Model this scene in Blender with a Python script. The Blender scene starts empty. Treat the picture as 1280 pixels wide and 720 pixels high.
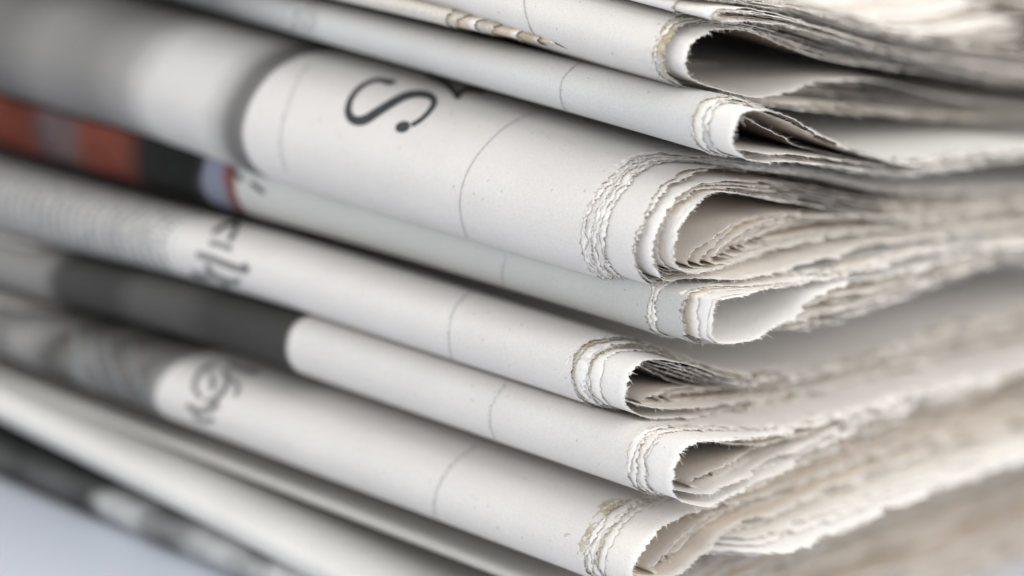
import bpy, math, random
import numpy as np
from mathutils import Vector, Matrix
from mathutils.bvhtree import BVHTree

scene = bpy.context.scene
MM = 0.001

# ------------------------------------------------------------------ camera
FPX = 2896.0                                   # focal length in photo pixels (1280 wide)
def _n(v): v = np.array(v, float); return v / np.linalg.norm(v)
dL = _n((-4000, -1200, FPX))                   # image direction of the spines running away to the left
dR = np.array((2130, -110, FPX), float)
dR = _n(dR - dL * dR.dot(dL))                  # image direction of the cut edges running away to the right
up = -np.cross(dL, dR)
AX = np.array([-dL, dR, up])                   # world X, Y, Z seen from the camera (x right, y down, z forward)
REF = np.array((0.0, 0.0, 80.0))               # stack corner, mm
REFPX, REFD = (800, 400), 445.0
CAM = REF - AX @ np.array(((REFPX[0]-640)/FPX*REFD, (REFPX[1]-360)/FPX*REFD, REFD))
def ray(px, py):
    return AX @ np.array(((px-640)/FPX, (py-360)/FPX, 1.0))
def on_x(px, py, x):                           # where a photo pixel meets the plane x = const
    d = ray(px, py); return CAM + d*(x-CAM[0])/d[0]
def on_y(px, py, y):
    d = ray(px, py); return CAM + d*(y-CAM[1])/d[1]
TABLE = on_y(0, 606, 0)[2]                     # bottom of the lowest spine = table top
CAM[2] -= TABLE; REF[2] -= TABLE

cam = bpy.data.cameras.new('camera')
cam.sensor_width = 36; cam.lens = 36*FPX/1280
cam.clip_start = 0.01; cam.clip_end = 50
cam.dof.use_dof = True
cam.dof.focus_distance = 0.453
cam.dof.aperture_fstop = cam.lens/17.5
camo = bpy.data.objects.new('camera', cam)
scene.collection.objects.link(camo)
R = AX[:, 0]; D = AX[:, 1]; F = AX[:, 2]
m = Matrix.Identity(4)
for i in range(3):
    m[i][0] = R[i]; m[i][1] = -D[i]; m[i][2] = -F[i]; m[i][3] = CAM[i]*MM
camo.matrix_world = m
scene.camera = camo

# ------------------------------------------------------------------ light
world = bpy.data.worlds.new('World'); scene.world = world
world.use_nodes = True
bg = world.node_tree.nodes['Background']
bg.inputs[0].default_value = (1.0, 0.995, 0.985, 1); bg.inputs[1].default_value = 0.74
def area(name, loc, target, size, power, col):
    l = bpy.data.lights.new(name, 'AREA'); l.shape = 'DISK'; l.size = size; l.energy = power; l.color = col
    o = bpy.data.objects.new(name, l); scene.collection.objects.link(o)
    o.location = loc
    o.rotation_euler = (Vector(target)-Vector(loc)).to_track_quat('-Z', 'Y').to_euler()
    return o
area('softbox_overhead', (0.25, -0.05, 1.15), (0, 0.05, 0.08), 1.0, 4.0, (1, 0.985, 0.955))
area('softbox_right', (0.85, 0.55, 0.55), (0, 0.1, 0.08), 0.8, 8.0, (1, 0.935, 0.86))
area('softbox_front', (-0.40, -1.05, 0.50), (-0.08, 0.0, 0.08), 0.9, 4.0, (1.0, 0.985, 0.965))
vs = scene.view_settings
vs.view_transform = 'Standard'; vs.look = 'None'; vs.exposure = 0.27; vs.gamma = 1.0
scene.cycles.max_bounces = 8; scene.cycles.diffuse_bounces = 6; scene.cycles.transmission_bounces = 4
scene.cycles.use_denoising = True

# ------------------------------------------------------------------ helpers
rng = np.random.default_rng(7)
def link(o, parent=None):
    scene.collection.objects.link(o); o.parent = parent; return o
def mesh_obj(name, verts, faces, mat, parent=None, uv=None, uv2=None, smooth=True):
    me = bpy.data.meshes.new(name)
    verts = np.asarray(verts, np.float32); faces = np.asarray(faces, np.int32)
    k = faces.shape[1]
    me.vertices.add(len(verts)); me.vertices.foreach_set('co', verts.ravel()*MM)
    me.loops.add(faces.size); me.loops.foreach_set('vertex_index', faces.ravel())
    me.polygons.add(len(faces)); me.polygons.foreach_set('loop_start', np.arange(0, faces.size, k, dtype=np.int32))
    if smooth: me.polygons.foreach_set('use_smooth', np.ones(len(faces), bool))
    if uv is not None:
        l = me.uv_layers.new(name='UVMap'); l.data.foreach_set('uv', np.asarray(uv, np.float32)[faces.ravel()].ravel())
    if uv2 is not None:
        l = me.uv_layers.new(name='Edge'); l.data.foreach_set('uv', np.asarray(uv2, np.float32)[faces.ravel()].ravel())
    me.update(calc_edges=True); me.validate()
    me.materials.append(mat)
    return link(bpy.data.objects.new(name, me), parent)

def noise1(x, period, seed):                   # smooth value noise, about -1..1
    r = np.random.default_rng(seed); t = r.uniform(-1, 1, 4096)
    q = np.asarray(x)/period + 1000.37; i = np.floor(q).astype(int); f = q-i; f = f*f*(3-2*f)
    return t[i % 4096]*(1-f) + t[(i+1) % 4096]*f
def noise2(x, y, px, py, seed):
    r = np.random.default_rng(seed); t = r.uniform(-1, 1, (256, 256))
    a = np.asarray(x)/px+500.3; b = np.asarray(y)/py+500.7
    i = np.floor(a).astype(int); j = np.floor(b).astype(int); f = a-i; g = b-j
    f = f*f*(3-2*f); g = g*g*(3-2*g); i %= 256; j %= 256; i1 = (i+1) % 256; j1 = (j+1) % 256
    return (t[i, j]*(1-f)+t[i1, j]*f)*(1-g) + (t[i, j1]*(1-f)+t[i1, j1]*f)*g

# ------------------------------------------------------------------ materials
LEN = 400.0
def paper_mat(name, base, stops=None, text=None, var=0.05, mottle=None, edge=False, stain=None, inside=None, wobble=.006):
    """newsprint: fibre grain, faint mottling; stops = printed picture along the spine [(x mm, colour)]"""
    M = bpy.data.materials.new(name); M.use_nodes = True
    nt = M.node_tree; N = nt.nodes; L = nt.links; N.clear()
    out = N.new('ShaderNodeOutputMaterial')
    tc = N.new('ShaderNodeTexCoord'); uvn = N.new('ShaderNodeUVMap'); uvn.uv_map = 'UVMap'
    sep = N.new('ShaderNodeSeparateXYZ'); L.new(uvn.outputs[0], sep.inputs[0])
    def noise(vec, scale, detail=3, rough=0.6):
        n = N.new('ShaderNodeTexNoise'); n.inputs['Scale'].default_value = scale
        n.inputs['Detail'].default_value = detail; n.inputs['Roughness'].default_value = rough
        L.new(vec, n.inputs['Vector']); return n.outputs['Fac']
    def mix(mode, fac, a, b):
        x = N.new('ShaderNodeMix'); x.data_type = 'RGBA'; x.blend_type = mode
        for k, v in ((0, fac), (6, a), (7, b)):
            if hasattr(v, 'is_linked'): L.new(v, x.inputs[k])
            elif k == 0: x.inputs[0].default_value = v
            else: x.inputs[k].default_value = (*v, 1)
        return x.outputs[2]
    def ramp(fac, pts, interp='LINEAR'):
        r = N.new('ShaderNodeValToRGB'); r.color_ramp.interpolation = interp; e = r.color_ramp.elements
        while len(e) < len(pts): e.new(0.5)
        for el, (p, c) in zip(e, pts):
            el.position = p; el.color = (*(c if hasattr(c, '__len__') else (c, c, c)), 1)
        L.new(fac, r.inputs[0]); return r.outputs[0]
    ob = tc.outputs['Object']
    col = mix('MIX', 0.0, base, base)
    if stops:
        # the picture printed on the cover, as ink multiplied on the paper
        wob = N.new('ShaderNodeMath'); wob.operation = 'MULTIPLY_ADD'
        L.new(noise(ob, 60, 2), wob.inputs[0]); wob.inputs[1].default_value = wobble; L.new(sep.outputs[0], wob.inputs[2])
        pts = sorted(((-x)/LEN+wobble*.5, c) for x, c in stops)
        pic = ramp(wob.outputs[0], pts)
        if mottle:
            x0, x1, amt = mottle
            mask = ramp(sep.outputs[0], [(-x1/LEN, 0), (-x1/LEN+.012, 1), (-x0/LEN, 1)])
            blob = ramp(noise(ob, 75, 3, .55), [(0.35, 1-amt), (0.62, 1)])
            pic = mix('MULTIPLY', mask, pic, blob)
        col = mix('MULTIPLY', 1.0, col, pic)
    if text:
        x0, x1, dark = text                        # columns of small print between x0 and x1
        w = N.new('ShaderNodeTexWave'); w.wave_type = 'BANDS'; w.bands_direction = 'X'
        w.inputs['Scale'].default_value = 42; w.inputs['Distortion'].default_value = 0
        L.new(uvn.outputs[0], w.inputs[0])
        mp = N.new('ShaderNodeMapping'); mp.inputs['Scale'].default_value = (110, 420, 1); L.new(uvn.outputs[0], mp.inputs[0])
        brk = ramp(noise(mp.outputs[0], 1.0, 2), [(0.44, 0), (0.5, 1)])
        rows = ramp(w.outputs['Fac'], [(0.4, 0), (0.55, 1)])
        ink = mix('MULTIPLY', 1.0, rows, brk)
        mask = ramp(sep.outputs[0], [(0, 0), (-x1/LEN, 0), (-x1/LEN+0.003, 1), (-x0/LEN, 1)])
        ink = mix('MULTIPLY', 1.0, ink, mask)
        col = mix('MIX', ink, col, (dark, dark, dark*1.02))
    if edge:
        ev = N.new('ShaderNodeUVMap'); ev.uv_map = 'Edge'; es = N.new('ShaderNodeSeparateXYZ'); L.new(ev.outputs[0], es.inputs[0])
        em = ramp(es.outputs[0], [(0, 1.0), (0.06, 0.8), (0.18, 0.0)])
        col = mix('MIX', em, col, (0.93, 0.92, 0.90))
    if inside:  # shade of the fold hollow, painted into the sheet's inner face
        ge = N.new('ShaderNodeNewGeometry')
        fold_shade = ramp(sep.outputs[1], [(.5+1.0/LEN, 1), (.5+2.5/LEN, 0.12)])  # painted shade is full on the upper half, slight on the lower
        col = mix('MIX', ge.outputs['Backfacing'], mix('MULTIPLY', fold_shade, col, inside), col)
    if stain:
        st = ramp(noise(ob, 260, 4, .65), [(0.42, 0), (0.62, 1)])
        col = mix('MIX', st, col, stain)
    n1 = ramp(noise(ob, 35, 5, .65), [(0.3, 1-var*1.7), (0.7, 1)])
    n2 = ramp(noise(ob, 2300, 3, .7), [(0.28, 1-var*2.2), (0.62, 1)])
    col = mix('MULTIPLY', 1.0, col, n1); col = mix('MULTIPLY', 1.0, col, n2)
    sp = ramp(noise(ob, 700, 1), [(0.735, 1), (0.765, 0.72)])      # specks of recycled fibre
    col = mix('MULTIPLY', 0.8, col, sp)
    bump = N.new('ShaderNodeBump'); bump.inputs['Strength'].default_value = 0.55; bump.inputs['Distance'].default_value = 0.00006
    L.new(noise(ob, 1800, 3), bump.inputs['Height'])
    bump2 = N.new('ShaderNodeBump'); bump2.inputs['Strength'].default_value = 0.25; bump2.inputs['Distance'].default_value = 0.0006
    L.new(noise(ob, 120, 3), bump2.inputs['Height']); L.new(bump.outputs[0], bump2.inputs['Normal'])
    p = N.new('ShaderNodeBsdfPrincipled'); p.inputs['Roughness'].default_value = 0.9
    p.inputs['Specular IOR Level'].default_value = 0.12
    L.new(col, p.inputs['Base Color']); L.new(bump2.outputs[0], p.inputs['Normal'])
    tr = N.new('ShaderNodeBsdfTranslucent'); L.new(mix('MULTIPLY', 1.0, col, (1, .93, .84)), tr.inputs[0])
    ms = N.new('ShaderNodeMixShader'); ms.inputs[0].default_value = 0.05
    L.new(p.outputs[0], ms.inputs[1]); L.new(tr.outputs[0], ms.inputs[2]); L.new(ms.outputs[0], out.inputs[0])
    return M

WHITE = (0.735, 0.715, 0.69)
INS_SHADE = (0.80, 0.73, 0.66)  # mild painted shade for the inner faces of the sheets
INNER = [paper_mat('newsprint_pale', (0.76, 0.705, 0.64), edge=True, inside=INS_SHADE), paper_mat('newsprint_grey', (0.64, 0.57, 0.495), edge=True, inside=INS_SHADE),
         paper_mat('newsprint_warm', (0.66, 0.565, 0.46), edge=True, inside=INS_SHADE), paper_mat('newsprint_bright', (0.82, 0.795, 0.76), edge=True, inside=INS_SHADE),
         paper_mat('newsprint_hollow_shade', (0.80, 0.785, 0.765), edge=True, inside=(0.18, 0.14, 0.115)), paper_mat('newsprint_white', (0.84, 0.83, 0.815), edge=True), paper_mat('newsprint_half_shade', (0.80, 0.785, 0.765), edge=True, inside=(0.5, 0.42, 0.36))]  # strong and medium painted hollow shade on two of these pale papers
YELLOW = paper_mat('newsprint_yellowed', (0.72, 0.69, 0.62), var=0.15, stain=(0.55, 0.45, 0.26))
def ink_mat(name, c):
    M = bpy.data.materials.new(name); M.use_nodes = True; nt = M.node_tree
    p = nt.nodes['Principled BSDF']; p.inputs['Roughness'].default_value = 0.8; p.inputs['Specular IOR Level'].default_value = 0.15
    tc = nt.nodes.new('ShaderNodeTexCoord'); n = nt.nodes.new('ShaderNodeTexNoise'); n.inputs['Scale'].default_value = 1500
    r = nt.nodes.new('ShaderNodeValToRGB'); r.color_ramp.elements[0].position = .3; r.color_ramp.elements[1].position = .8
    r.color_ramp.elements[0].color = (*c, 1); r.color_ramp.elements[1].color = (*[min(1, v*1.7+.02) for v in c], 1)
    nt.links.new(tc.outputs['Object'], n.inputs[0]); nt.links.new(n.outputs[0], r.inputs[0]); nt.links.new(r.outputs[0], p.inputs[0])
    return M
INK = ink_mat('printing_ink', (0.035, 0.038, 0.04))
INK_GREY = ink_mat('thin_grey_ink', (0.36, 0.36, 0.36))
INK_SOFT = ink_mat('worn_ink', (0.15, 0.15, 0.15))
INK_FAINT = ink_mat('show_through_ink', (0.43, 0.425, 0.42))

# ------------------------------------------------------------------ the table
tm = bpy.data.materials.new('white_laminate'); tm.use_nodes = True
p = tm.node_tree.nodes['Principled BSDF']; p.inputs['Roughness'].default_value = 0.45
tn = tm.node_tree.nodes.new('ShaderNodeTexNoise'); tn.inputs['Scale'].default_value = 9
trr = tm.node_tree.nodes.new('ShaderNodeValToRGB')
trr.color_ramp.elements[0].color = (0.53, 0.57, 0.65, 1); trr.color_ramp.elements[1].color = (0.56, 0.60, 0.68, 1)
tm.node_tree.links.new(tn.outputs[0], trr.inputs[0]); tm.node_tree.links.new(trr.outputs[0], p.inputs[0])
tv = [(x, y, z) for z in (0, -30) for x, y in ((-900, -900), (700, -900), (700, 900), (-900, 900))]
tf = [(0, 1, 2, 3), (7, 6, 5, 4), (0, 4, 5, 1), (1, 5, 6, 2), (2, 6, 7, 3), (3, 7, 4, 0)]
tb = mesh_obj('tabletop', tv, tf, tm, smooth=False); tb['kind'] = 'structure'
tb['label'] = 'smooth pale blue white tabletop under the stack'

# ------------------------------------------------------------------ newspapers
BACK = 290.0
def resample(pts, step=0.5, smooth=1.2):
    pts = np.array(pts, float)
    # Catmull-Rom through the traced points, then even resampling
    P = np.vstack([2*pts[0]-pts[1], pts, 2*pts[-1]-pts[-2]])
    res = []
    for i in range(1, len(P)-2):
        t = np.linspace(0, 1, 24, endpoint=False)[:, None]
        a, b, c, d = P[i-1], P[i], P[i+1], P[i+2]
        res.append(0.5*((2*b)+(-a+c)*t+(2*a-5*b+4*c-d)*t*t+(-a+3*b-3*c+d)*t**3))
    q = np.vstack(res+[pts[-1:]])
    s = np.r_[0, np.cumsum(np.hypot(*np.diff(q, axis=0).T))]
    n = int(s[-1]/step)+1; u = np.linspace(0, s[-1], n)
    q = np.c_[np.interp(u, s, q[:, 0]), np.interp(u, s, q[:, 1])]
    if smooth > 0:
        k = int(3*smooth/step); w = np.exp(-0.5*(np.arange(-k, k+1)*step/smooth)**2); w /= w.sum()
        ext = np.vstack([q[0]+(q[0]-q[1])*np.arange(k, 0, -1)[:, None], q, q[-1]+(q[-1]-q[-2])*np.arange(1, k+1)[:, None]])
        q = np.c_[np.convolve(ext[:, 0], w, 'valid'), np.convolve(ext[:, 1], w, 'valid')]
    return q
def halves(q):
    i = int(np.argmin(q[:, 0])); return q[:i+1][::-1], q[i:]
def norm_half(h, n=900):
    s = np.r_[0, np.cumsum(np.hypot(*np.diff(h, axis=0).T))]
    u = np.linspace(0, 1, n)**1.6*s[-1]
    return np.c_[np.interp(u, s, h[:, 0]), np.interp(u, s, h[:, 1])]

class Paper: pass
def trace(px, xe, smooth=1.2):
    pts = [on_x(x, y, xe)[1:] for x, y in px]
    pts = np.array(pts)
    def ext(a, b):                                # go on level behind what the photo shows
        y = np.linspace(a[0]+25, BACK, 5); return np.c_[y, a[1]+np.clip((a[1]-b[1])/(a[0]-b[0]), -.06, .06)*20*np.arange(1, 6)/5]
    pts = np.vstack([ext(pts[0], pts[1])[::-1], pts, ext(pts[-1], pts[-2])])
    return [norm_half(h) for h in halves(resample(pts, smooth=smooth))]

def make_paper(spec):
    P = Paper(); P.__dict__.update(spec)
    P.xe = on_y(*spec['nose'], spec['ynose'])[0]
    P.O = trace(spec['outer'], P.xe); P.I = trace(spec['inner'], P.xe, spec.get('ismooth', .8))
    P.seed = 5000+len(papers)*13
    P.B = trace(spec['block'], P.xe) if 'block' in spec else None
    P.C = trace(spec['core'], P.xe) if 'core' in spec else None
    return P

def sheet_curve(P, f):
    """cross-section of one folded sheet: f=0 outermost, 1 innermost round the hollow, up to 2 = core"""
    out = []
    for k in range(2):
        if f <= 1: h = P.O[k]*(1-f)+P.I[k]*f
        else: h = P.B[k]*(2-f)+P.C[k]*(f-1)
        out.append(h.copy())
    return out

ROWS = np.array([0, .16, .35, .6, .85, 1.15, 1.5, 1.9, 2.4, 4, 8, 16, 30, 46, 62, 78, 94, 110, 126, 142, 158, 178, 205, 290])
ROWS_PLAIN = np.array([0, .18, .4, .75, 1.3, 2.4, 5, 11, 26, 60, 110, 165, 290])
SEED = [100]
def build_sheet(P, f, off, mat, name, index=0, jag=1.0, flutter=1.0, low=0.7, fine=0.3, toff=0, boff=0, ta=(6, 22), ba=(22, 45), crinkle=0):
    SEED[0] += 11; sd = SEED[0]
    top, bot = sheet_curve(P, f)
    if P.hi is not None:                           # keep inside the room left by the neighbours
        top[:, 1] = np.minimum(top[:, 1], np.interp(top[:, 0], P.hi[0], P.hi[1]) - .12 - .25*f)
    if P.lo is not None:
        bot[:, 1] = np.maximum(bot[:, 1], np.interp(bot[:, 0], P.lo[0], P.lo[1]) + .12 + .25*f)
    q = np.vstack([top[::-1], bot[1:]])
    s = np.r_[0, np.cumsum(np.hypot(*np.diff(q, axis=0).T))]; nose = s[len(top)-1]; s -= nose
    # sampling along the fold: fine near the nose, coarser far behind
    def side(L):
        a = [0.0]; st = fine if f <= 1 else .42
        while a[-1] < L:
            if a[-1] > 36: st = max(st, .9 if a[-1] < 75 else 1.2)
            if a[-1] > 130: st = min(st*1.12, 8)
            a.append(a[-1]+st)
        a = np.array(a); return a*L/a[-1]
    a = np.r_[-side(-s[0])[::-1], side(s[-1])[1:]]
    yz = np.c_[np.interp(a, s, q[:, 0]), np.interp(a, s, q[:, 1])]
    # light smoothing of kinks from clamping
    w = np.array([.06, .24, .4, .24, .06])
    for _ in range(3):
        e = np.vstack([yz[:1], yz[:1], yz, yz[-1:], yz[-1:]]); yz = np.c_[np.convolve(e[:, 0], w, 'valid'), np.convolve(e[:, 1], w, 'valid')]
    t = np.gradient(yz, axis=0); t /= np.maximum(np.linalg.norm(t, axis=1, keepdims=True), 1e-9)
    n = np.c_[t[:, 1], -t[:, 0]]
    # saw-cut, torn edge
    r = np.random.default_rng(sd)
    per = 1.45*r.uniform(.85, 1.2); ph = a/per + .9*noise1(a, 2.6, sd+1)
    saw = np.abs((ph % 1.0)-.5)*2-.5
    amp = .60*np.clip(.5+.9*noise1(a, 3.5, sd+2), 0, 1.3)
    e = jag*(saw*amp + low*noise1(a, 9, sd+3) + .6*low*noise1(a, 3.3, sd+4) + .30*noise1(a, .8, sd+5) + .16*noise1(a, .33, sd+6))
    def ss(v, a0, a1): v = np.clip((v-a0)/(a1-a0), 0, 1); return v*v*(3-2*v)
    e = e*(1+1.1*ss(np.abs(a), 18, 50)) + toff*ss(-a, *ta) + boff*ss(a, *ba)
    eb = toff*ss(-a, *ta) + boff*ss(a, *ba)
    keep = 1.0 if f <= 1 else .3
    rows = (ROWS if crinkle or index == 0 else ROWS_PLAIN) if f > .3 else (ROWS if crinkle or index == 0 else np.r_[ROWS_PLAIN[:7], ROWS[ROWS > 5]])
    X = []; Y = []; Z = []; U = []; V = []; E = []
    x0 = P.xe + off
    def add(d, inw):
        x = x0 + (e-eb)*math.exp(-d/2.0) + eb*math.exp(-d/60.0) - d
        # shared ripple of the whole newspaper, own curl of the torn lip (outwards only)
        fl = (.10*noise2(a, x, 16, 40, P.seed) - inw - min(index, 14)*.055*keep
              + flutter*(.22*np.abs(noise2(a, x*0+d, 1.9, 1.2, sd+7))*math.exp(-d/.7) + .20*np.clip(noise2(a, x*0+d, 6, 4, sd+8), -.2, 1)*math.exp(-d/3)
                         + crinkle*.20*np.clip(noise2(a, x*0+d, 1.1, .45, sd+12)+.4*noise2(a, x*0+d, .6, .3, sd+13), -.15, 1)*math.exp(-(d/2.6)**2)))
        X.append(x); Y.append(yz[:, 0]+n[:, 0]*fl); Z.append(yz[:, 1]+n[:, 1]*fl); U.append(-x/LEN); V.append(a/LEN+.5); E.append(np.full(len(a), d/10))
    add(0.04, .08)
    for d in rows: add(d, 0)
    X = np.array(X); Y = np.array(Y); Z = np.array(Z)
    if P.warp: Y, Z = P.warp(P, X, Y, Z)
    tt_ = np.maximum(-(X-P.xe0), 0)
    Z = Z + P.kx*tt_ + P.k2*np.where(tt_ < 60, tt_**2, 3600+120*(tt_-60))
    Z = np.maximum(Z, .15)
    nr, na = X.shape
    idx = np.arange(nr*na).reshape(nr, na)
    F = np.stack([idx[:-1, :-1], idx[:-1, 1:], idx[1:, 1:], idx[1:, :-1]], -1).reshape(-1, 4)
    V3 = np.stack([X, Y, Z], -1).reshape(-1, 3)
    o = mesh_obj(name, V3, F, mat, P.root, np.stack([np.array(U).ravel(), np.array(V).ravel()], -1), np.stack([np.array(E).ravel()]*2, -1))
    # loose fibres along the torn edge, only where the edge is near the fold
    near = np.where(np.abs(a) < 90)[0]
    cnt = int(620*jag); k = r.choice(near, cnt)
    ed = V3.reshape(nr, na, 3)[1, k]; tt = np.c_[np.zeros(cnt), t[k]]; nn = np.c_[np.zeros(cnt), n[k]]
    ln = r.gamma(2.0, .23, cnt)[:, None]
    dirv = np.c_[np.ones(cnt), np.zeros((cnt, 2))]*r.uniform(.3, 1, (cnt, 1)) + tt*r.normal(0, .8, (cnt, 1)) + nn*r.normal(0, .45, (cnt, 1))
    dirv /= np.linalg.norm(dirv, axis=1, keepdims=True)
    wv = tt*.05
    mid = ed+dirv*ln*.55+nn*r.normal(0, .05, (cnt, 1)); tip = ed+dirv*ln+nn*r.normal(0, .12, (cnt, 1))
    base = ed-np.array([.1, 0, 0])
    P.fib_v.append(np.stack([base-wv, base+wv, mid+wv*.7, mid-wv*.7, tip+wv*.2, tip-wv*.2], 1).reshape(-1, 3))
    return o

def emit_sheets(P):
    P.fib_v = []
    P.root = bpy.data.objects.new('newspaper', None); P.root.empty_display_size = .02
    link(P.root); P.root['label'] = P.label; P.root['category'] = 'newspaper'; P.root['group'] = 'folded newspapers in the stack'
    P.cover = None
    for i, (f, off, mi, opt) in enumerate(P.sheets):
        if i == 0:
            P.cover = build_sheet(P, f, off, P.mat, 'cover_sheet', **opt)
        else:
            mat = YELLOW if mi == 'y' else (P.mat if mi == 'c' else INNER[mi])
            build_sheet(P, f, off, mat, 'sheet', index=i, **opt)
    v = np.vstack(P.fib_v); n = len(v)//6; b = np.arange(n)[:, None]*6
    F = np.vstack([b+np.array([0, 1, 2, 3]), b+np.array([3, 2, 4, 5])])
    fb = mesh_obj('torn_fibres', v, F, INNER[3], P.root); fb['kind'] = 'stuff'
    fb.data.uv_layers.new(name='UVMap')
    # a ray-casting tree of the cover for laying the print on it
    me = P.cover.data
    co = np.empty(len(me.vertices)*3, np.float32); me.vertices.foreach_get('co', co); co = co.reshape(-1, 3)/MM
    P.bvh = BVHTree.FromPolygons([tuple(c) for c in co.tolist()], [tuple(p.vertices) for p in me.polygons])

CAMV = Vector(CAM.tolist())
def lay(P, px, py, lift):
    d = Vector(ray(px, py).tolist()).normalized()
    h, nrm, i, dist = P.bvh.ray_cast(CAMV, d)
    if h is None: return None
    if nrm.dot(d) > 0: nrm = -nrm
    return h + nrm*lift
def stroke(P, name, pts, widths, mat, lift=.2, parent=None, ball=None):
    """inked stroke lying on the cover; pts and widths in photo pixels along the stroke"""
    pts = np.array(pts, float); widths = np.array(widths, float) if hasattr(widths, '__len__') else np.full(len(pts), widths)
    s = np.r_[0, np.cumsum(np.hypot(*np.diff(pts, axis=0).T))]
    PP = np.vstack([2*pts[0]-pts[1], pts, 2*pts[-1]-pts[-2]]); res = []; ws = []
    for i in range(1, len(PP)-2):
        t = np.linspace(0, 1, 8, endpoint=False)[:, None]; a, b, c, d = PP[i-1], PP[i], PP[i+1], PP[i+2]
        res.append(0.5*((2*b)+(-a+c)*t+(2*a-5*b+4*c-d)*t*t+(-a+3*b-3*c+d)*t**3)); ws.append(widths[i-1]*(1-t[:, 0])+widths[i]*t[:, 0])
    q = np.vstack(res+[pts[-1:]]); w = np.r_[np.concatenate(ws), widths[-1]]
    t = np.gradient(q, axis=0); t /= np.maximum(np.linalg.norm(t, axis=1, keepdims=True), 1e-9); n = np.c_[-t[:, 1], t[:, 0]]
    V = []; F = []
    cols = (-.5, -.17, .17, .5)
    grid = []
    for i in range(len(q)):
        row = []
        for c in cols:
            h = lay(P, *(q[i]+n[i]*w[i]*c), lift)
            row.append(None if h is None else len(V))
            if h is not None: V.append(tuple(h))
        grid.append(row)
    good = [None not in r_ for r_ in grid]
    for i in range(1, len(grid)):
        if good[i] and good[i-1] and (Vector(V[grid[i][1]])-Vector(V[grid[i-1][1]])).length > 6: good[i] = False
    best = (0, 0); st = None
    for i, ok in enumerate(good+[False]):
        if ok and st is None: st = i
        if not ok and st is not None:
            if i-st > best[1]-best[0]: best = (st, i)
            st = None
    for i in range(best[0], best[1]-1):
        for c in range(3):
            k = (grid[i][c], grid[i][c+1], grid[i+1][c+1], grid[i+1][c])
            if None in k: continue
            F.append(k)
    if ball:
        (cx, cy), rx, ry, ang = ball; c0 = lay(P, cx, cy, lift+.02)
        base = len(V); V.append(tuple(c0)); ring = 20
        for r_ in (.5, 1):
            for j in range(ring):
                an = 2*math.pi*j/ring; x = rx*math.cos(an)*r_; y = ry*math.sin(an)*r_
                V.append(tuple(lay(P, cx+x*math.cos(ang)-y*math.sin(ang), cy+x*math.sin(ang)+y*math.cos(ang), lift+.02)))
        for j in range(ring):
            j2 = (j+1) % ring
            F.append((base, base+1+j, base+1+j2, base+1+j2)); F.append((base+1+j, base+1+ring+j, base+1+ring+j2, base+1+j2))
    if not F: return None
    used = sorted({i for f in F for i in f}); mp = {u: i for i, u in enumerate(used)}
    me = bpy.data.meshes.new(name); me.from_pydata([tuple(c*MM for c in V[u]) for u in used], [], [tuple(mp[i] for i in (f if f[2] != f[3] else f[:3])) for f in F]); me.update()
    me.materials.append(mat)
    return link(bpy.data.objects.new(name, me), parent or P.cover)

def X(px, py, y=0): return float(on_y(px, py, y)[0])

def strip(f0, f1, o0, o1, n, mats=(0, 3, 1), **kw):
    # outer pages cut a little short one after the other: a narrow band of crumpled torn edges
    r = np.random.default_rng(int(abs(o0)*100)+n); out = []
    cuts = np.sort(np.r_[0, r.uniform(0, 1, max(n-2, 0))**1.3, 1])[:n]
    for i in range(n):
        o = o0+(o1-o0)*cuts[i]
        k = dict(crinkle=1.0, low=.55+.55*r.random(), toff=-o-.5-2.5*r.random(), boff=-o-.5-2.5*r.random(), ta=(20, 46), ba=(24, 48)); k.update(kw)
        out.append((f0+(f1-f0)*i/max(n-1, 1), o, mats[i % len(mats)], k))
    return out

SPECS = []
def settle(top, bot, ts=(0, 60, 105, 145, 190)):
    # how far (mm) the top and the underside of the roll rise or sink with the distance from its cut end
    def w(P, X, Y, Z):
        t = np.maximum(-(X-P.xe), 0)
        nb = P.O[1][:, 0] < P.O[1][0, 0]+16; nt = P.O[0][:, 0] < P.O[0][0, 0]+16
        zb = P.O[1][nb, 1].min(); zt = P.O[0][nt, 1].max()
        u = np.clip((Z-zb)/(zt-zb), 0, 1)
        def smooth(v):
            g_ = np.linspace(0, 320, 321); q = np.interp(g_, ts, v); k = np.exp(-.5*(np.arange(-40, 41)/14)**2); k /= k.sum()
            q = np.convolve(np.r_[np.full(40, q[0]), q, np.full(40, q[-1])], k, 'valid'); q -= q[0]
            return np.interp(t, g_, q)
        near = np.clip(1-(Y-P.ynose-25)/60, 0, 1)
        return Y, Z + (smooth(bot)*(1-u)+smooth(top)*u)*near
    return w
W = (1, 1, 1)
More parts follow.
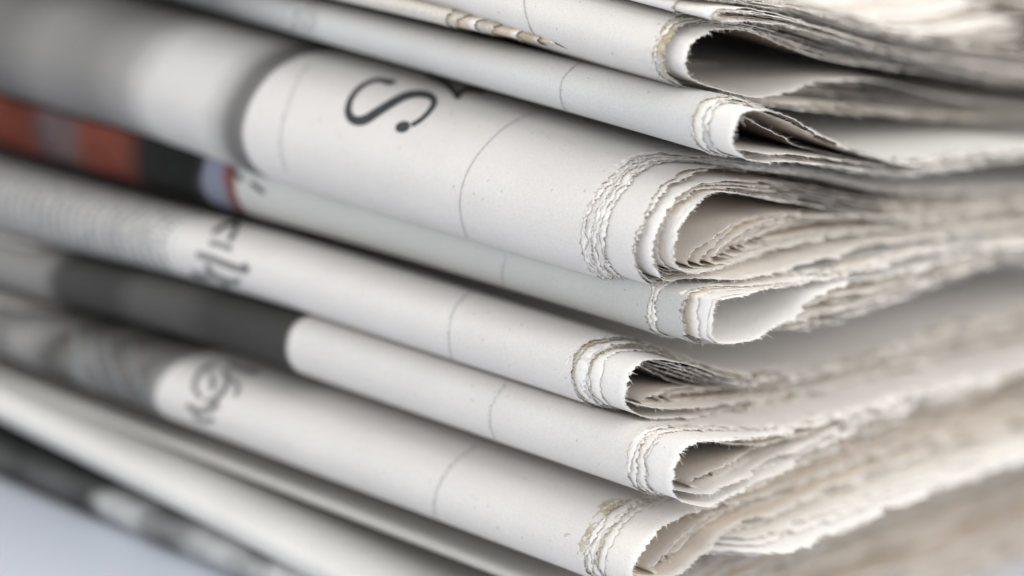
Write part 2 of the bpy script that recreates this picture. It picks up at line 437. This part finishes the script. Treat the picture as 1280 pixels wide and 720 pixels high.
# --- top newspaper, upper half curling upward
SPECS.append(dict(key='n1a', label='topmost newspaper with loose pages curling upward at the back', nose=(876, 2), ynose=3, kx=.028, k2=.0006,
  outer=[(1280, -6), (1220, 20), (1160, 33), (1110, 27), (1060, 15), (1000, 0), (940, -9), (905, -13), (886, -12), (876, -7), (872, -1), (875, 4), (885, 6), (900, 6), (935, 10), (975, 16), (1010, 25), (1060, 40), (1110, 55), (1150, 64), (1220, 76), (1280, 86)],
  inner=[(1280, 50), (1220, 52), (1160, 47), (1110, 40), (1060, 26), (1000, 9), (940, -1), (910, -5), (893, -6), (885, -4), (883, -3), (886, -1), (900, 1), (935, 5), (975, 11), (1010, 18), (1060, 32), (1110, 45), (1150, 54), (1220, 62), (1280, 68)],
  sheets=[(0, -8, 0, dict(toff=-26)), (.1, -7, 3, dict(toff=-18)), (.22, -5, 0, dict(toff=-13)), (.32, -3, 3, dict(toff=-8)), (.45, -4, 0, dict(toff=-4)), (.6, -1, 3, dict(toff=-2)), (.75, -3, 0, {}), (.85, -1.5, 3, {}), (1, 0, 3, {})]))
# --- thin one under it
SPECS.append(dict(key='n1b', label='thin flat newspaper with a crumpled nose under the topmost one', nose=(893, 25), ynose=4, kx=.028, k2=.0006,
  outer=[(1280, 88), (1220, 79), (1150, 67), (1110, 58), (1060, 43), (1010, 28), (975, 18), (935, 11), (905, 10), (893, 14), (888, 20), (890, 26), (900, 29), (920, 28), (950, 30), (1000, 38), (1050, 54), (1153, 80), (1240, 99), (1280, 102)],
  inner=[(1280, 94), (1220, 87), (1150, 73), (1110, 64), (1060, 48), (1010, 33), (975, 24), (935, 18), (910, 16), (901, 18), (898, 21), (901, 24), (910, 25), (935, 25), (975, 29), (1010, 37), (1060, 52), (1153, 77), (1240, 95), (1280, 98)],
  sheets=[(0, -9, 0, {}), (.2, -1.5, 3, {}), (.5, 0, 3, {}), (.7, -1, 0, {}), (1, -2, 3, {})]))
# --- wide dark hollow
SPECS.append(dict(key='n2', label='newspaper whose fold gapes in a wide dark hollow, crumpled yellowish strip at its edge', nose=(853, 79), ynose=1.5, kx=.028, k2=.0006,
  outer=[(1280, 101), (1240, 98), (1153, 79), (1050, 53), (1000, 38), (950, 29), (920, 26), (895, 27), (872, 35), (857, 50), (848, 66), (845, 80), (849, 94), (860, 107), (882, 119), (906, 127), (930, 132), (960, 134), (1000, 137), (1050, 142), (1088, 146), (1197, 152), (1280, 156)],
  inner=[(1280, 104), (1240, 101), (1180, 92), (1099, 81), (1060, 76), (1020, 68), (979, 52), (953, 41), (935, 35), (906, 33), (892, 34), (880, 40), (868, 48), (861, 58), (857, 68), (853, 79), (855, 88), (862, 98), (882, 110), (906, 118), (929, 122), (947, 122), (963, 118), (994, 110), (1020, 104), (1044, 101), (1088, 103), (1132, 112), (1182, 125), (1280, 141)],
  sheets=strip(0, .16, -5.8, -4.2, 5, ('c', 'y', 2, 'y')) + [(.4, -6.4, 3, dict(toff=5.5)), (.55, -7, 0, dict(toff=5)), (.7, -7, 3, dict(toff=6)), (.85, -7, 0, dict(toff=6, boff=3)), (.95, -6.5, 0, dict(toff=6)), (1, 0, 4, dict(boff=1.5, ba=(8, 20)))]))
# --- thin one whose torn yellowed end stops short
SPECS.append(dict(key='n2b', label='thin newspaper with a ragged yellowed end that stops short of the corner', nose=(708, 66), ynose=-2.0, kx=.012,
  outer=[(1280, 106), (1100, 95), (1000, 85), (900, 73), (800, 60), (755, 53), (728, 50), (714, 53), (708, 62), (714, 71), (730, 75), (755, 77), (800, 80), (900, 90), (1000, 100), (1100, 109), (1280, 119)],
  inner=[(1280, 110), (1100, 99), (1000, 89), (900, 77), (800, 65), (760, 59), (738, 57), (727, 59), (723, 63), (728, 68), (738, 70), (760, 72), (800, 75), (900, 85), (1000, 96), (1100, 105), (1280, 116)],
  sheets=[(0, -33, 0, dict(low=1.6)), (.12, -30, 'y', dict(low=2)), (.24, -25, 2, dict(low=2)), (.36, -20, 'y', dict(low=2)), (.48, -15, 2, dict(low=2)), (.6, -10, 'y', dict(low=2)), (.75, -5, 2, dict(low=2)), (.9, 0, 'y', dict(low=1)), (1, 4, 2, dict(low=1))]))
# --- narrow grey roll
SPECS.append(dict(key='n3', label='slim grey newspaper roll with a small black hollow, resting on the one with letter S', nose=(922, 176), ynose=6, kx=.036, warp=settle([0, -1.6, -2.6, -3.2, -3.2], [0, 0, 0, 0, 0]),
  outer=[(1280, 187), (1175, 196), (1140, 201), (1110, 199), (1063, 184), (1043, 174), (1022, 162), (1002, 149), (982, 139), (960, 132), (942, 132), (926, 140), (917, 155), (914, 172), (917, 189), (927, 201), (945, 207), (974, 206), (1022, 209), (1063, 214), (1123, 220), (1154, 219), (1220, 208), (1280, 199)],
  inner=[(1280, 193), (1220, 200), (1154, 209), (1120, 208), (1063, 197), (1030, 190), (1006, 181), (974, 163), (950, 149), (940, 148), (932, 152), (927, 162), (922, 176), (925, 188), (935, 193), (960, 194), (1000, 197), (1030, 200), (1063, 204), (1120, 211), (1154, 213), (1280, 195)],
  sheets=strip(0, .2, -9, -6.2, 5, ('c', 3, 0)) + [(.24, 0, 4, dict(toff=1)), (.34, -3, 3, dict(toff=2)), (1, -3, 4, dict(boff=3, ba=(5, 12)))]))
# --- the thick one with the S
SPECS.append(dict(key='n4', label='thick newspaper with a large black letter S printed on its rounded fold', nose=(841, 315), ynose=3, kx=0.004, warp=settle([0, 1.9, 3.4, 4.6, 5.5], [0, -.3, -.2, 2.2, 1.8]),
  outer=[(1280, 238), (1197, 240), (1120, 236), (1063, 224), (1022, 215), (974, 210), (930, 209), (900, 214), (872, 228), (850, 248), (833, 275), (822, 300), (818, 325), (822, 350), (836, 370), (858, 381), (885, 379), (915, 368), (950, 354), (1000, 335), (1088, 313), (1154, 304), (1280, 290)],
  inner=[(1280, 252), (1197, 262), (1140, 270), (1088, 268), (1022, 254), (974, 246), (941, 241), (911, 237), (894, 237), (881, 243), (860, 261), (847, 282), (842, 303), (841, 322), (848, 339), (863, 345), (894, 341), (922, 331), (964, 317), (1000, 306), (1060, 296), (1120, 289), (1180, 281), (1280, 268)],
  block=[(1280, 254), (1197, 264), (1140, 272), (1088, 270), (1040, 268), (1000, 267), (960, 271), (920, 283), (890, 303), (868, 325), (860, 336), (868, 342), (894, 340), (922, 330), (964, 316), (1000, 305), (1060, 295), (1120, 288), (1180, 280), (1280, 267)],
  core=[(1280, 258), (1197, 268), (1140, 276), (1088, 277), (1040, 280), (1000, 286), (980, 292), (970, 297), (980, 300), (1000, 297), (1060, 288), (1120, 283), (1280, 264)],
  sheets=strip(0, .1, -17, -13.2, 12, ('c', 0, 3, 0)) + [(.14, -6.6, 'c', dict(low=.9, boff=4)), (.24, -6.2, 1, dict(low=.9, boff=5)), (.46, -3.0, 3, dict(flutter=1.6, boff=7, ba=(16, 30))), (.52, -3.8, 2, {}), (.6, -6, 3, dict(toff=4)), (.72, -3.6, 0, dict(toff=2)), (.82, -5, 3, dict(toff=3)), (.92, -3.0, 0, {}), (1, 0, 6, {})] +
    [(1.0+.075*i, -.5-.8*((i*2) % 3)-.18*i, (0, 3, 0, 2)[i % 4], {}) for i in range(13)]))
# --- curled grey roll under it
SPECS.append(dict(key='n5', label='newspaper with red and black print and a bright curled page end', nose=(892, 405), ynose=10, kx=0.0, warp=settle([0, 0, 0, 1, 1], [0, 0, 0, -1, -2]),
  outer=[(1280, 293), (1167, 304), (1097, 321), (1066, 330), (1000, 334), (960, 333), (930, 336), (908, 346), (894, 362), (887, 381), (884, 405), (885, 424), (892, 438), (910, 443), (950, 437), (990, 422), (1030, 411), (1061, 404), (1083, 394), (1121, 384), (1154, 370), (1200, 352), (1280, 325)],
  inner=[(1280, 297), (1167, 309), (1097, 329), (1066, 336), (1000, 338), (966, 336), (934, 340), (916, 348), (903, 361), (895, 381), (892, 405), (892, 422), (899, 432), (915, 431), (940, 422), (962, 407), (982, 391), (1004, 371), (1043, 354), (1099, 350), (1132, 340), (1197, 322), (1280, 304)],
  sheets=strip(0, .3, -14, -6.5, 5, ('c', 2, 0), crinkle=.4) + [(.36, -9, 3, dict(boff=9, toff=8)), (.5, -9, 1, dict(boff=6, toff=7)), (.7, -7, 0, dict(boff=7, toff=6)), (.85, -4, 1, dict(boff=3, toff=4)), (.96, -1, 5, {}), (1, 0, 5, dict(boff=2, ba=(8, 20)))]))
# --- white one with dark hollow
SPECS.append(dict(key='n6', label='white newspaper with concentric torn arcs and dark headline letters far along its fold', nose=(787, 488), ynose=2, kx=0.0, warp=settle([0, 0, 0, -1.2, -2.7], [0, 0, 0, -2, -6]),
  outer=[(1280, 385), (1197, 405), (1123, 428), (1060, 448), (1000, 462), (960, 466), (919, 466), (899, 463), (885, 455), (867, 446), (842, 441), (817, 443), (796, 452), (783, 467), (778, 484), (778, 502), (785, 517), (800, 527), (830, 530), (873, 528), (913, 522), (960, 516), (1000, 508), (1060, 493), (1131, 476), (1197, 461), (1280, 442)],
  inner=[(1280, 402), (1197, 425), (1123, 447), (1053, 468), (1000, 480), (960, 486), (920, 487), (880, 484), (858, 477), (835, 466), (816, 456), (804, 459), (794, 466), (788, 480), (787, 496), (795, 510), (814, 514), (846, 513), (900, 508), (960, 501), (1000, 493), (1053, 480), (1123, 458), (1197, 436), (1280, 412)],
  block=[(1280, 404), (1197, 427), (1123, 449), (1053, 470), (1000, 482), (960, 487), (920, 488), (880, 487), (850, 489), (825, 494), (808, 500), (801, 506), (808, 511), (846, 511), (900, 506), (960, 499), (1000, 491), (1053, 479), (1123, 457), (1197, 435), (1280, 411)],
  core=[(1280, 407), (1197, 430), (1123, 452), (1053, 474), (1000, 486), (960, 492), (920, 495), (890, 498), (880, 501), (890, 503), (920, 501), (960, 496), (1000, 489), (1053, 477), (1123, 455), (1197, 433), (1280, 410)],
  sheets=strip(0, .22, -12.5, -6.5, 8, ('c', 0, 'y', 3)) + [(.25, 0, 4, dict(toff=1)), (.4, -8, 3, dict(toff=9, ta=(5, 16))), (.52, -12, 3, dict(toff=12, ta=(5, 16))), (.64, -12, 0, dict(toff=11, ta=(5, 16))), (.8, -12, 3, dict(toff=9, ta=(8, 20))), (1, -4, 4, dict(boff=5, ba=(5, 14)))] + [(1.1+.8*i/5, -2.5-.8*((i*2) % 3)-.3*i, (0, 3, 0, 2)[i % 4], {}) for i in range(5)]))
# --- dark print
SPECS.append(dict(key='n7', label='newspaper whose far half is a dark printed photograph, the near half blank', nose=(846, 602), ynose=5, kx=0.0, warp=settle([0, 0, 0, -2, -6], [0, 0, 0, -1, -4.7]),
  outer=[(1280, 446), (1197, 466), (1131, 482), (1060, 502), (1020, 516), (990, 527), (960, 535), (930, 539), (900, 542), (875, 547), (855, 557), (844, 571), (838, 590), (837, 610), (843, 626), (858, 634), (878, 632), (900, 621), (930, 606), (960, 588), (1000, 565), (1060, 535), (1131, 510), (1197, 490), (1280, 465)],
  inner=[(1280, 458), (1197, 480), (1131, 498), (1060, 522), (1000, 545), (974, 553), (952, 558), (936, 558), (913, 555), (891, 554), (872, 556), (859, 563), (853, 576), (848, 592), (847, 610), (856, 621), (874, 621), (891, 611), (913, 602), (936, 591), (958, 578), (1000, 556), (1060, 527), (1131, 503), (1197, 484), (1280, 461)],
  block=[(1280, 459), (1197, 481), (1131, 499), (1060, 523), (1000, 546), (974, 556), (950, 565), (925, 577), (900, 590), (878, 603), (864, 614), (866, 620), (878, 617), (893, 609), (913, 600), (936, 589), (958, 577), (1000, 555), (1060, 526), (1131, 502), (1197, 483), (1280, 461)],
  core=[(1280, 460), (1197, 482), (1131, 500), (1060, 525), (1000, 551), (974, 563), (955, 573), (935, 583), (925, 590), (930, 591), (940, 586), (958, 577), (1000, 554), (1060, 526), (1131, 501), (1197, 483), (1280, 461)],
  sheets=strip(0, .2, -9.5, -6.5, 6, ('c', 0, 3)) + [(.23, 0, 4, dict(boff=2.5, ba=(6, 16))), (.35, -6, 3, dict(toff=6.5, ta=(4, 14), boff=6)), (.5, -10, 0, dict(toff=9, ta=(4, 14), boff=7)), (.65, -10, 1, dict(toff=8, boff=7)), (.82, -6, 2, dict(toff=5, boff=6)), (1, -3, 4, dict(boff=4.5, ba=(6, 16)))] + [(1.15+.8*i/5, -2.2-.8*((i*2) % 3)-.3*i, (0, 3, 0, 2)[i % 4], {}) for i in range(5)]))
# --- lowest big roll
SPECS.append(dict(key='n8', label='newspaper with blurred headline letters and a brown ragged strip, under the dark photograph one', nose=(797, 702), ynose=2.5, kx=0.0, warp=settle([0, 0, 0, -1, -4.7], [0, 0, 0, 0, 0]),
  outer=[(1280, 468), (1197, 493), (1131, 513), (1060, 540), (1000, 570), (960, 593), (930, 611), (900, 625), (870, 637), (845, 646), (820, 660), (801, 679), (790, 700), (786, 720), (791, 738), (806, 749), (830, 746), (855, 731), (885, 707), (920, 687), (960, 673), (1000, 657), (1083, 625), (1161, 600), (1242, 569), (1280, 555)],
  inner=[(1280, 510), (1197, 535), (1131, 556), (1060, 580), (1000, 603), (960, 616), (930, 623), (905, 630), (880, 636), (852, 643), (831, 656), (814, 674), (803, 687), (798, 701), (796, 715), (803, 728), (820, 728), (838, 716), (852, 703), (869, 690), (885, 672), (915, 656), (960, 640), (1000, 622), (1060, 598), (1131, 572), (1197, 550), (1280, 524)],
  block=[(1280, 512), (1197, 537), (1131, 558), (1060, 583), (1000, 606), (960, 620), (925, 632), (900, 645), (870, 665), (845, 688), (825, 708), (815, 719), (818, 725), (830, 720), (842, 711), (856, 698), (872, 685), (887, 670), (915, 655), (960, 639), (1000, 621), (1060, 597), (1131, 571), (1197, 549), (1280, 523)],
  core=[(1280, 515), (1197, 541), (1131, 562), (1060, 588), (1000, 612), (960, 628), (930, 641), (905, 656), (890, 666), (893, 668), (908, 659), (930, 648), (960, 636), (1000, 618), (1060, 594), (1131, 568), (1197, 546), (1280, 520)],
  sheets=strip(0, .2, -11, -6.8, 8, ('c', 'y', 1, 2, 0)) + [(.22, 0, 3, dict(boff=-5, ba=(14, 24))), (.28, -11, 5, dict(boff=21)), (.4, -11, 5, dict(boff=22)), (.48, -11, 5, dict(boff=18)), (.56, -11, 3, dict(boff=16)), (.65, -11, 5, dict(boff=11)), (.75, -11, 0, dict(boff=7, toff=6)), (.86, -11, 3, dict(boff=7, toff=6)), (.94, -6, 0, dict(boff=6, toff=5)), (1, -2, 0, dict(boff=4, ba=(6, 16)))] + [(1.05+.85*i/8, -1.6-.8*((i*2) % 3)-.2*i, (0, 3, 0, 2)[i % 4], {}) for i in range(8)]))
# --- thin one in the shade
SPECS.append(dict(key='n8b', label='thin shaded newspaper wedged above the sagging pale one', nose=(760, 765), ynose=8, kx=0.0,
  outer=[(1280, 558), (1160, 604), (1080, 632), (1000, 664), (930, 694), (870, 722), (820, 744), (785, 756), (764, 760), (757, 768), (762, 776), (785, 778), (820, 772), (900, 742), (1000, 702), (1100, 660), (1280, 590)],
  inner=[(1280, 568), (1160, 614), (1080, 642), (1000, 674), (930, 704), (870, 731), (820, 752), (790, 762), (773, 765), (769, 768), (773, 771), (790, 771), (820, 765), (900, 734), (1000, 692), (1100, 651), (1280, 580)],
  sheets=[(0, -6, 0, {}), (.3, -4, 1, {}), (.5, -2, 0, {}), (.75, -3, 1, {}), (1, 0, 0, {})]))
def warp9(P, X, Y, Z):
    t = np.clip((X+205)/150, 0, 1.3)
    return Y - 4*t, Z + (4.5 - 8*t)*np.clip(1-(Y-40)/60, .0, 1)
SPECS.append(dict(key='n9', label='sagging pale unprinted newspaper second from the bottom of the stack', nose=(676, 800), ynose=0, kx=0.0, warp=warp9,
  outer=[(1280, 600), (1197, 630), (1100, 668), (1000, 706), (900, 738), (800, 757), (730, 762), (692, 776), (676, 798), (688, 822), (740, 832), (850, 815), (1000, 770), (1167, 712), (1280, 673)],
  inner=[(1280, 625), (1197, 655), (1100, 692), (1000, 728), (900, 758), (800, 778), (740, 783), (712, 790), (702, 800), (712, 810), (745, 814), (850, 798), (1000, 752), (1167, 694), (1280, 655)],
  sheets=[(0, -3, 0, {}), (.2, -1, 1, {}), (.4, -3, 0, {}), (.6, -1, 0, {}), (.8, -2, 3, {}), (1, 0, 0, {})]))
SPECS.append(dict(key='n10', label='bottom newspaper with grey printed pictures lying on the tabletop', nose=(672, 858), ynose=1, kx=0.0,
  outer=[(1280, 676), (1167, 715), (1000, 774), (850, 820), (760, 836), (705, 838), (680, 846), (670, 862), (677, 884), (704, 897), (760, 889), (850, 859), (1000, 811), (1167, 755), (1280, 716)],
  inner=[(1280, 684), (1167, 722), (1000, 781), (850, 828), (770, 846), (720, 850), (700, 854), (694, 859), (700, 865), (722, 868), (770, 862), (850, 834), (1000, 788), (1167, 732), (1280, 697)],
  sheets=[(0, -3, 0, {}), (.25, -1, 1, {}), (.5, -2, 0, {}), (.75, -1, 3, {}), (1, 0, 0, {})]))

# ---- what is printed on each cover, along the spine (positions taken on the fold's face)
def G(v): return (v, v*1.01, v*1.02)
g = 1.0
COVERS = {
 'n1a': paper_mat('cover_top', (0.80, 0.795, 0.78)), 'n1b': paper_mat('cover_thin', (0.78, 0.765, 0.74)),
 'n2': paper_mat('cover_hollow', WHITE),
 'n2b': paper_mat('cover_ragged', (0.74, 0.71, 0.65), var=.12),
 'n3': paper_mat('cover_slim', (0.66, 0.66, 0.65), stops=[(X(400, 40), W), (X(385, 35), W), (X(350, 25), G(.8)), (X(330, 20), G(.75)), (X(250, 10), G(.3))]),
 'n4': paper_mat('cover_letter', (0.735, 0.715, 0.695), stops=[(X(322, 150), W), (X(318, 150), G(.26)), (X(300, 150), G(.23)), (X(284, 145), G(.62)), (X(265, 140), G(.86)), (X(200, 120), G(.84)), (X(165, 100), G(.42)), (X(120, 95), G(.31)), (X(60, 80), G(.36)), (X(10, 70), G(.24))]),
 'n5': paper_mat('cover_red', (0.545, 0.545, 0.535), stops=[(X(268, 232), W), (X(264, 231), (.36, .12, .09)), (X(252, 229), (.34, .12, .10)), (X(249, 228), (.40, .43, .56)), (X(224, 222), (.38, .41, .54)), (X(219, 221), G(.03)), (X(150, 202), G(.04)), (X(116, 193), (.34, .10, .07)), (X(75, 180), (.34, .10, .07)), (X(56, 175), (.24, .17, .17)), (X(30, 168), (.24, .18, .19)), (X(5, 160), (.32, .09, .06))], wobble=.022, mottle=(-400, X(215, 220), .45)),  # grey paper, base darkened further in place of shade from the roll above
 'n6': paper_mat('cover_text', (0.735, 0.715, 0.695), stops=[(X(205, 310), W), (X(190, 305), G(.82)), (X(150, 290), G(.66)), (X(0, 240), G(.56))], text=(-400, X(215, 312), .25)),
 'n7': paper_mat('cover_dark', (0.735, 0.715, 0.695), stops=[(X(350, 440), W), (X(346, 440), G(.085)), (X(250, 400), G(.08)), (X(215, 392), G(.13)), (X(160, 375), G(.14)), (X(130, 365), G(.08)), (X(62, 345), G(.09)), (X(45, 340), G(.33)), (X(0, 325), G(.36))]),
 'n8': paper_mat('cover_grey', (0.735, 0.715, 0.695), stops=[(X(196, 495), W), (X(190, 493), G(.34)), (X(120, 470), G(.27)), (X(105, 465), G(.42)), (X(60, 455), G(.25)), (X(45, 450), G(.42)), (X(0, 440), G(.42))], mottle=(-400, X(190, 493), .5)),
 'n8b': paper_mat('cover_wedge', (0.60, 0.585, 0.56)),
 'n9': paper_mat('cover_sag', (0.78, 0.775, 0.75)),
 'n10': paper_mat('cover_bottom', (0.70, 0.715, 0.71), stops=[(X(330, 712), W), (X(300, 700), G(.75)), (X(230, 670), G(.85)), (X(195, 655), G(.35)), (X(175, 645), G(.38)), (X(160, 640), G(.8)), (X(125, 625), G(.7)), (X(105, 615), G(.16)), (X(0, 560), G(.2))], mottle=(-400, X(400, 740), .55)),
}
papers = {}
order = []
for sp in SPECS:
    sp.setdefault('warp', None); sp.setdefault('k2', 0.0)
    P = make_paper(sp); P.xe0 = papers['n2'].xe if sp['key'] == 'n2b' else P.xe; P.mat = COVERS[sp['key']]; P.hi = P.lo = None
    papers[sp['key']] = P; order.append(P)

# keep neighbours from running into each other: share the overlap half and half
gy = np.linspace(-10, BACK, 601)
def curve_at(h, upper):
    """height of one half over y (highest or lowest where it folds over itself)"""
    z = np.full(len(gy), np.nan)
    o = np.argsort(h[:, 0]); z = np.interp(gy, h[o, 0], h[o, 1], left=np.nan, right=h[o, 1][-1]); return z
for A, B in zip(order[:-1], order[1:]):
    if 'n2b' in (A.key, B.key) : continue
    zb = curve_at(A.O[1], False); zt = curve_at(B.O[0], True)
    bad = zt > zb-.1
    mid = np.where(bad, (zt+zb)/2, np.nan)
    A.lo = (gy, np.where(np.isnan(mid), -1e3, mid)); B.hi = (gy, np.where(np.isnan(mid), 1e3, mid))
    if np.nanmax(np.where(bad, zt-zb, 0)) > 0: print('overlap', A.key, B.key, round(float(np.nanmax(np.where(bad, zt-zb, 0))), 2))
print('table', TABLE, 'cam', CAM)
for P in order:
    print(P.key, 'xe %.1f' % P.xe, 'nose out y %.1f z %.1f' % tuple(P.O[0][0]), 'in y %.1f z %.1f' % tuple(P.I[0][0]), 'back z %.1f %.1f' % (P.O[0][-1][1], P.O[1][-1][1]))
    emit_sheets(P)

# ------------------------------------------------------------------ print laid on the covers
def zz(pts, ox, oy, s): return [(ox+x/s, oy+y/s) for x, y in pts]
n4 = papers['n4']
S = [(565, 138), (510, 140), (450, 126), (380, 135), (300, 180), (240, 250), (215, 320), (215, 370), (240, 412), (290, 430), (350, 415), (420, 370), (500, 320), (580, 272), (650, 240), (720, 228), (790, 232), (840, 255), (855, 290), (840, 330), (800, 380), (750, 425), (690, 462)]
Sw = [24, 46, 34, 30, 33, 38, 46, 56, 64, 68, 66, 64, 61, 58, 56, 54, 54, 52, 46, 36, 31, 30, 32]
stroke(n4, 'headline_letter', zz(S, 400, 80, 6), np.array(Sw)/6, INK, ball=((400+622/6, 80+474/6), 9.6, 6.6, -.35))
stroke(n4, 'headline_letter', zz([(800, 92), (880, 125), (950, 160), (1005, 210), (1030, 248), (1045, 222), (1100, 197), (1175, 207), (1230, 227)], 400, 80, 6), np.array([26, 30, 36, 42, 44, 34, 26, 24, 20])/6, INK)
def rule(k, pts, w=1.4, mat=INK_GREY): stroke(papers[k], 'column_rule', pts, w, mat, lift=.13)
rule('n4', [(690, 133), (668, 140), (630, 160), (600, 190), (582, 220), (575, 250), (577, 275), (585, 300), (592, 310)], 1.1)
rule('n4', [(385, 82), (370, 103), (354, 149), (350, 175), (352, 197), (358, 215)], 3, INK_FAINT)
rule('n2', [(655, -8), (655, 0), (657, 16), (663, 35), (672, 50)], 1.4)
rule('n3', [(735, 72), (723, 79), (705, 96), (700, 114), (703, 131), (708, 138)], 1.3)
rule('n5', [(631, 318), (628, 335), (627, 350), (629, 362)], 2, INK_GREY)
rule('n6', [(590, 364), (583, 368), (567, 387), (561, 412), (562, 440), (568, 452)], 2.2, INK_FAINT)
rule('n7', [(632, 480), (618, 498), (612, 515), (613, 535), (618, 548)], 2.2, INK_FAINT)
rule('n8', [(595, 558), (591, 560), (566, 579), (549, 605), (543, 624), (543, 647), (548, 660)], 3.2, INK_FAINT)
def glyph(k, pts, w, mat=INK): stroke(papers[k], 'headline_letter', pts, w, mat)
glyph('n6', [(262, 304), (274, 306), (290, 312)], 6, INK_SOFT)
glyph('n6', [(258, 330), (268, 344), (290, 352), (300, 350)], 7, INK_SOFT)
glyph('n6', [(240, 340), (250, 344), (262, 346)], 7, INK_SOFT)
glyph('n6', [(266, 292), (280, 283), (296, 280), (292, 292), (287, 302)], 5)
glyph('n6', [(246, 318), (262, 322), (285, 331), (308, 338), (304, 330)], 8, INK_SOFT)
glyph('n6', [(246, 354), (262, 360), (284, 362), (280, 352)], 6, INK_SOFT)
for pts_, w_ in (([(252, 498), (243, 484), (250, 466), (266, 457)], 6), ([(281, 463), (284, 480), (272, 497), (258, 503)], 7),
                 ([(262, 470), (268, 480), (262, 488)], 6), ([(234, 506), (246, 513), (262, 512), (274, 505)], 7),
                 ([(228, 526), (240, 532), (250, 543), (266, 549)], 6), ([(242, 520), (256, 526), (268, 524)], 5),
                 ([(286, 456), (302, 464), (322, 466)], 6), ([(290, 474), (298, 484), (294, 496)], 5)):
    glyph('n8', pts_, w_, INK_SOFT)
glyph('n3', [(366, 46), (360, 30), (366, 14), (380, 8), (390, 22), (384, 36), (372, 34)], 9, INK_GREY)
glyph('n3', [(364, 24), (376, 26), (390, 30)], 7, INK_GREY)
glyph('n3', [(366, 50), (384, 54), (400, 50)], 9, INK_GREY)
PALE = ink_mat('pale_print', (0.15, 0.155, 0.16))
for k_, (x_, b_) in enumerate(((178, 10), (150, 14), (128, 12), (104, 8))):
    stroke(papers['n8'], 'printed_line', [(x_-b_*1.2, 428+k_*-6), (x_-b_, 450-k_*6), (x_-b_*.4, 475-k_*6), (x_+b_*.6, 500-k_*7)], 4+k_, PALE)
glyph('n5', [(287, 214), (297, 218), (303, 226)], 5)
glyph('n5', [(314, 228), (324, 236), (331, 241)], 5)
